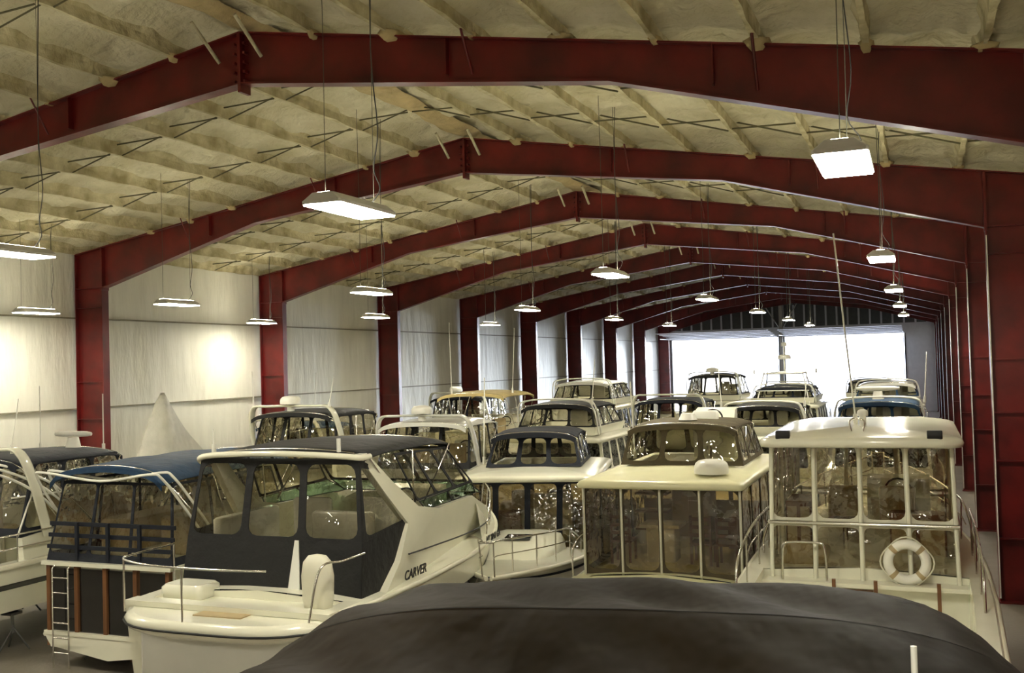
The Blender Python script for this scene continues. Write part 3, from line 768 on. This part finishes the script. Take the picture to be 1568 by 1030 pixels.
helm(o, .3, 4.2, 3.05, .8); seat(o, .3, 3.5, 3.1, .5, m=M.gelw)
antenna(o, -.9, 2.4, 3.4, 1.4, -.1, .2)
for sx in (-1, 1): tube(o, 'side_rail', M.steel, cat([(sx*1.46, .2, 1.55), (sx*1.48, .5, 2.1), (sx*1.48, 2.5, 2.15), (sx*1.48, 5, 2.2)], 5), .016, 6)
o.build()

# --- bow-toward-camera boat between
o = Obj('bow_facing_cruiser', (-8.55, 24.4, 0), 192)
hull(o, 9.3, 2.7, .45, 1.30, 1.75, deck_t=.18, floor=.5, rail=(.60, .58), stripe=M.navy, sfrac=(.6, .7))
encl(o, 1.30, 1.33, 1.6, 5.3, 1.7, 5.0, 1.3, 2.86, M.navy, ca=3, cs=4, cf=4, mx=.06, mt=.12, mb=.12, r=.10, wm=M.vinyl2)
slab(o, 'hardtop', M.gel, -1.50, 1.50, 1.3, 5.45, 2.84, .13, .3, .04)
encl(o, 1.02, .86, 1.9, 4.2, 2.1, 3.8, 3.0, 3.64, M.navy, ca=3, cs=3, cf=3, mx=.05, mt=.07, mb=.07, r=.12, tag='flybridge')
bimini(o, .95, 2.0, 4.1, 3.78, M.navy, drop=.14, legs=3.2, zleg=3.1, bows=3, name='flybridge_top')
trunk(o, .80, 5.4, 8.0, 1.5, 1.85, M.gel, taper=.5)
box(o, 'deck_hatch', M.dglass, -.25, .25, 6.0, 6.5, 1.86, 1.89)
seat(o, .4, 3.0, 1.3, .5, -1); seat(o, -.4, 3.0, 1.3, .5, -1); helm(o, -.4, 3.9, 1.3, .8)
rbox(o, 'settee', M.seat, -1.1, 1.1, 1.9, 2.4, 1.3, 2.0, .1); cupboard(o, .2, 1.1, 4.2, 4.7, 1.3, 2.1)
antenna(o, 1.3, 3.0, 3.0, 1.9, 0, -.3)
o.build()

# --- left boat: blue bimini and dark enclosure with timber doors under
o = Obj('aft_cabin_cruiser', (-13.30, 13.55, 0), 0)
hull(o, 8.6, 3.0, .22, .62, 1.6, M.gel, deck_t=.05, floor=.1, stripe=None)
o.shift(.42)
box(o, 'aft_cabin', M.gel, -1.40, 1.40, .50, 5.5, .35, 1.86)
for x0, x1 in ((-1.30, -.75), (-.65, -.1), (.0, .55), (.7, 1.25)): box(o, 'aft_cabin_doors', M.dglass, x0, x1, .45, .49, .42, 1.78)
for x in (-1.34, -.70, -.05, .62, 1.32): box(o, 'door_posts', M.wood, x-.04, x+.04, .41, .50, .40, 1.86)
box(o, 'bridge_deck', M.gel, -1.44, 1.44, .35, 5.6, 1.84, 1.91)
encl(o, 1.40, 1.22, .45, 4.0, .70, 3.6, 1.91, 3.30, M.navy, ca=3, cs=3, cf=3, band=.10, mx=.03, mt=.05, mb=.04, r=.06)
for zz in (2.12, 2.32, 2.52): box(o, 'enclosure_straps', M.navy, -1.40, 1.40, .42+(zz-1.93)*.18, .46+(zz-1.93)*.18, zz, zz+.07)
for x in (-.7, 0, .7): box(o, 'enclosure_straps', M.navy, x-.03, x+.03, .43, .48, 1.93, 2.6)
bimini(o, 1.30, .40, 4.3, 3.66, M.blue, drop=.30, legs=2.5, zleg=2.0, bows=4)
for k, yy in enumerate((.0, .28)):
    tube(o, 'tubular_arch', M.plast, cat([(1.50, 1.5+yy, 1.95), (1.50, .75+yy, 2.8), (1.40, .25+yy, 3.42), (1.15, .2+yy, 3.50), (0, .3+yy, 3.36), (-1.15, .2+yy, 3.50), (-1.40, .25+yy, 3.42), (-1.50, .75+yy, 2.8), (-1.50, 1.5+yy, 1.95)], 5), .024, 7)
rbox(o, 'settee', M.seat, -1.2, -.4, 1.5, 3.4, 1.91, 2.5, .1); rbox(o, 'settee', M.gelw, .3, 1.2, 1.4, 2.0, 1.91, 2.6, .1)
helm(o, .4, 3.5, 1.91, .9); seat(o, .4, 2.8, 1.91, .5, m=M.gelw)
ladder(o, -.95, .3, .05, 1.9); ladder(o, 1.0, .3, .05, 1.1)
tube(o, 'aft_rail', M.steel, cat([(1.45, 1.2, .9), (1.50, .9, 1.5), (1.45, .3, 1.5), (1.1, .25, 1.5)], 5), .018, 6)
o.build()

# --- generic cruisers
def cruiser(name, X, Y, rz=0, L=9, B=3.1, zs=1.6, kind='express', cv=None, zt=3.9, gel=None, radar=None, ant=(), tower=False, topm=None, br=0, archm=None):
    cv = cv or M.navy; gel = gel or M.gel
    o = Obj(name, (X, Y, 0), rz)
    hull(o, L, B, .45, zs, zs+.5, gel, deck_t=.32 if kind == 'express' else .2, floor=.6, stripe=random.choice([M.navy, M.dglass, None]), sfrac=(.5, .62))
    hb = B/2-.25
    if kind == 'express':
        trunk(o, hb*.9, L*.42, L*.86, zs+.05, zs+.62, gel, wm=M.dglass)
        zc = zs+.75
        for sg in (1, -1):
            loft(o, 'side_coaming', gel, [[V(sg*(hb+.1), L*.10, zs), V(sg*(hb+.05), L*.10, zs+.45), V(sg*(hb-.06), L*.10, zs+.45), V(sg*(hb-.08), L*.10, zs)],
                                          [V(sg*(hb+.1), L*.45, zs+.05), V(sg*(hb+.02), L*.45, zc), V(sg*(hb-.08), L*.45, zc), V(sg*(hb-.1), L*.45, zs)]], True, True, False)
        q = [V(-hb, L*.47, zc-.05), V(hb, L*.47, zc-.05), V(hb*.86, L*.39, zc+.5), V(-hb*.86, L*.39, zc+.5)]
        panel(o, q, 3, 'windshield_frame', M.steel, 'windshield_glass', M.vinyl, .03, .03, .03, .05)
        for sg in (1, -1):
            q = [V(sg*hb, L*.30, zc-.1), V(sg*hb, L*.47, zc-.05), V(sg*hb*.86, L*.39, zc+.5), V(sg*hb*.9, L*.30, zc+.45)]
            panel(o, q, 2, 'windshield_frame', M.steel, 'windshield_glass', M.vinyl, .03, .03, .03, .05)
        encl(o, hb, hb*.9, L*.10, L*.40, L*.15, L*.37, zs+.45, zt-.15, cv, ca=3, cs=3, cf=3, band=.1, mx=.05, mt=.06, r=.1)
        bimini(o, hb*.98, L*.10, L*.38, zt, topm or cv, drop=.18, legs=L*.25, zleg=zs+.5, bows=3)
        arch(o, hb+.08, L*.16, zs+.4, zt+.12, -.5, archm or gel, .24, .06)
        seat(o, .4, L*.3, zs-.1); helm(o, .4, L*.37, zs-.1); seat(o, -.4, L*.22, zs-.1)
        ra = (0, L*.16-.5, zt+.14)
    elif kind == 'fly':
        zh = zs+1.15
        encl(o, hb, hb*.93, L*.2, L*.62, L*.2, L*.55, zs, zh, gel, wm=M.glass, ca=3, cs=4, cf=3, band=.25, mx=.07, mt=.1, r=.08, tag='house')
        slab(o, 'house_roof', gel, -hb-.05, hb+.05, L*.12, L*.60, zh-.02, .14, .2, .04)
        trunk(o, hb*.85, L*.6, L*.88, zs+.1, zs+.65, gel, wm=M.dglass)
        z2 = zh+.14
        ch = .22
        encl(o, hb*.86, hb*.9, L*.16, L*.50, L*.15, L*.52, z2, z2+ch, gel, wm=gel, ca=1, cs=1, cf=1, mx=.02, mt=.02, mb=.02, tag='flybridge_coaming')
        if zt-z2 > .5:
            encl(o, hb*.86, hb*.74, L*.17, L*.5, L*.2, L*.44, z2+ch, zt-.16, cv, ca=3, cs=3, cf=3, mx=.04, mt=.05, mb=.04, r=.08, tag='flybridge')
        bimini(o, hb*.82, L*.17, L*.46, zt, topm or cv, drop=.15, legs=L*.3, zleg=z2+.1, bows=3)
        seat(o, .3, L*.34, z2-.3, .5, m=M.gelw); helm(o, .3, L*.42, z2-.5, .9)
        ra = (0, L*.18, zt+.02)
        for yy in (L*.17, L*.2): tube(o, 'tubular_arch', M.plast, cat([(-hb*.9, yy+.2, z2), (-hb*.85, yy, zt-.2), (-hb*.6, yy-.1, zt+.06), (hb*.6, yy-.1, zt+.06), (hb*.85, yy, zt-.2), (hb*.9, yy+.2, z2)], 5), .022, 6)
    elif kind == 'bimini':
        trunk(o, hb*.9, L*.42, L*.86, zs+.05, zs+.65, gel, wm=M.dglass)
        q = [V(-hb, L*.47, zs+.6), V(hb, L*.47, zs+.6), V(hb*.86, L*.38, zs+1.1), V(-hb*.86, L*.38, zs+1.1)]
        panel(o, q, 3, 'windshield_frame', M.steel, 'windshield_glass', M.vinyl, .03, .03, .03, .05)
        for sg in (1, -1):
            box(o, 'side_coaming', gel, sg*(hb)-.06, sg*(hb)+.06, L*.08, L*.47, zs, zs+.6)
        bimini(o, hb, L*.08, L*.42, zt, topm or cv, drop=.2, legs=L*.25, zleg=zs+.5, bows=4)
        seat(o, .4, L*.3, zs-.1); helm(o, .4, L*.37, zs-.1); ra = (0, L*.2, zt)
    if tower:
        for sx in (-1, 1):
            for a, b in ((.12, .2), (.4, .3)):
                tube(o, 'tower', M.plast, [(sx*hb*.9, L*a, zs+.3), (sx*hb*.55, L*b, zt+.55)], .028, 6)
        slab(o, 'tower_top', M.plast, -hb*.6, hb*.6, L*.18, L*.34, zt+.5, .06, .1, .02)
        tube(o, 'tower', M.plast, [(-hb*.75, L*.16, zt-.2), (hb*.75, L*.16, zt-.2)], .02, 6)
        ra = (0, L*.25, zt+.58)
    if radar == 'bar': radar_bar(o, *ra)
    if radar == 'dome': cyl(o, 'radar_mount', M.plast, ra[0], ra[1], ra[2]-.15, ra[2]+.05, .1); dome(o, 'radar_dome', M.plast, ra[0], ra[1], ra[2]+.04, .28, .22)
    if radar == 'mast':
        tube(o, 'mast', M.plast, [ra, V(*ra)+V(0, 0, 1.1)], .035, 6); dome(o, 'radar_dome', M.plast, ra[0], ra[1], ra[2]+.5, .26, .2); dome(o, 'satellite_dome', M.plast, ra[0], ra[1], ra[2]+1.05, .12, .16)
    for ax, h in ant: antenna(o, ax*hb, ra[1], ra[2]-.05, h, ax*.1, .1)
    return o
def go(*a, **k): return cruiser(*a, **k).build()

o = cruiser('sport_fishing_boat', -17.4, 13.6, 0, 10, 3.3, 1.7, 'express', M.navy, 3.70, ant=((.8, 1.0),))
radar_bar(o, 0.35, 3.4, 3.66, 1.0); antenna(o, .9, 3.7, 3.6, 1.2); antenna(o, -.9, 3.7, 3.6, 1.4)
for k in range(3):
    tube(o, 'tubular_arch', M.plast, cat([(1.5, 3.2-k*.35, 1.9), (1.45, 1.9-k*.3, 3.0), (1.1, 1.0-k*.3, 3.5), (0, .9-k*.3, 3.6), (-1.1, 1.0-k*.3, 3.5), (-1.45, 1.9-k*.3, 3.0), (-1.5, 3.2-k*.35, 1.9)], 5), .026, 7)
for z in (1.2, 1.45): tube(o, 'stern_rail', M.steel, [(-1.5, -.1, z+.8), (1.5, -.1, z+.8), (1.55, 3.5, z+.8)], .018, 6)
for x in (-1.5, -.5, .5, 1.5): tube(o, 'stern_rail', M.steel, [(x, -.1, 1.7), (x, -.1, 2.25)], .016, 6)
for y in (.8, 1.7, 2.6, 3.5): tube(o, 'stern_rail', M.steel, [(1.55, y, 1.7), (1.55, y, 2.25)], .016, 6)
tube(o, 'rod_rack', M.plast, [(1.2, 1.0, 2.9), (1.5, 2.6, 2.9)], .02, 6); tube(o, 'rod_rack', M.plast, [(1.45, .9, 2.2), (1.25, 1.6, 3.3)], .02, 6)
o.build()
go('express_cruiser', -15.9, 22.6, 0, 9, 3.2, 2.2, 'express', M.black, 4.1, radar='dome', ant=((-.9, 1.0), (.9, .8)))
go('express_cruiser', -12.4, 23.6, 4, 9.5, 3.2, 2.0, 'express', M.black, 3.75, gel=M.gelw, radar='dome', topm=M.gelw)
go('bimini_top_cruiser', -14.9, 32.5, 0, 9, 3.2, 2.2, 'bimini', M.beige, 4.25, radar=None, ant=((-.9, 2.6), (.9, 2.3)))
go('flybridge_cruiser', -9.4, 25.3, 0, 8.4, 3.1, 1.9, 'fly', M.black, 4.1, ant=((.8, 1.2),))
go('flybridge_cruiser', -12.5, 37, 0, 10, 3.3, 2.2, 'fly', M.black, 4.45, topm=M.gelw, tower=False)
go('express_cruiser', -8.2, 34.2, 0, 9, 3.0, 2.0, 'express', M.navy, 3.85, radar=None)
go('flybridge_cruiser', -4.2, 28.0, 0, 10, 3.1, 1.7, 'fly', M.black, 3.85, ant=((.9, 1.0), (-.9, 1.4)))
go('flybridge_cruiser', -8.8, 45, 0, 10, 3.2, 2.0, 'fly', M.black, 4.5, radar='dome')
go('tower_cruiser', -5.2, 41, 0, 11, 3.3, 2.0, 'fly', M.navy, 4.0, radar='mast', tower=True, ant=((.9, 1.5), (-.9, 1.5)))
go('flybridge_cruiser', -1.05, 27.5, 0, 10, 3.1, 1.8, 'fly', M.blue, 3.95, topm=M.blue, gel=M.gelw, radar='bar', ant=((.9, 1.3),))
go('flybridge_cruiser', -1.2, 41, 0, 10, 3.2, 2.0, 'fly', M.blue, 4.1, topm=M.gelw, gel=M.gelw)
go('express_cruiser', -19.9, 28, 0, 9.5, 3.1, 1.5, 'express', M.blue, 3.4, ant=((.9, 1.6), (-.9, 1.6)))
go('express_cruiser', -18.6, 39, 0, 9.5, 3.1, 1.9, 'express', M.navy, 3.9, radar='dome')
go('express_cruiser', -6.6, 56, 0, 10, 3.1, 1.6, 'express', M.navy, 3.7)
go('flybridge_cruiser', -2.4, 54, 0, 10, 3.1, 1.7, 'fly', M.black, 3.9)

# shrink-wrapped boat at the left wall
o = Obj('shrink_wrapped_boat', (-20.7, 21.2, 0), 0)
hull(o, 6.5, 2.3, .5, 1.5, 1.8, deck_t=.2, rail=None)
rings = []
for f in [i/24 for i in range(25)]:
    y = -.15+6.6*f; w = hullw(max(0, min(1, f)), 2.45)+.04; zr = 2.2+2.45*max(0, 1-abs(f-.45)/(.22 if f < .45 else .36))**1.1+.08*sin(f*19)
    rings.append([V(-w, y, 1.35), V(-w*1.01, y, 1.8), V(-w*.62, y, 1.85+(zr-1.9)*.18), V(-w*.3, y, 1.85+(zr-1.9)*.42), V(-w*.05, y, zr), V(w*.05, y, zr), V(w*.3, y, 1.85+(zr-1.9)*.42), V(w*.62, y, 1.85+(zr-1.9)*.18), V(w*1.01, y, 1.8), V(w, y, 1.35)])
loft(o, 'shrink_wrap', M.tarp, rings, False, False, True)
o.add('shrink_wrap', M.tarp, rings[0], [list(range(10))])
o.build()

# ------------------------------------------------------------------ world, camera
w = bpy.data.worlds.new('World'); S.world = w; w.use_nodes = True
bg = w.node_tree.nodes['Background']; bg.inputs[0].default_value = (.78, .84, 1.0, 1); bg.inputs[1].default_value = 3.4
sun = bpy.data.lights.new('daylight', 'SUN'); sun.energy = 9; sun.angle = radians(20); sun.color = (.82, .90, 1)
so = bpy.data.objects.new('daylight_sun', sun); S.collection.objects.link(so); so.rotation_euler = (radians(-85), 0, radians(-22))

cam = bpy.data.cameras.new('Camera'); cam.sensor_width = 36; cam.lens = 36*1560/1568
co = bpy.data.objects.new('Camera', cam); S.collection.objects.link(co)
co.matrix_world = Matrix.Translation((0, 0, 5.2)) @ Matrix.Rotation(radians(21.7), 4, 'Z') @ Matrix.Rotation(radians(90+1.54), 4, 'X') @ Matrix.Rotation(radians(-1.6), 4, 'Z')
cam.clip_end = 600
S.camera = co
S.view_settings.view_transform = 'Standard'
S.view_settings.look = 'None'
S.view_settings.exposure = .7
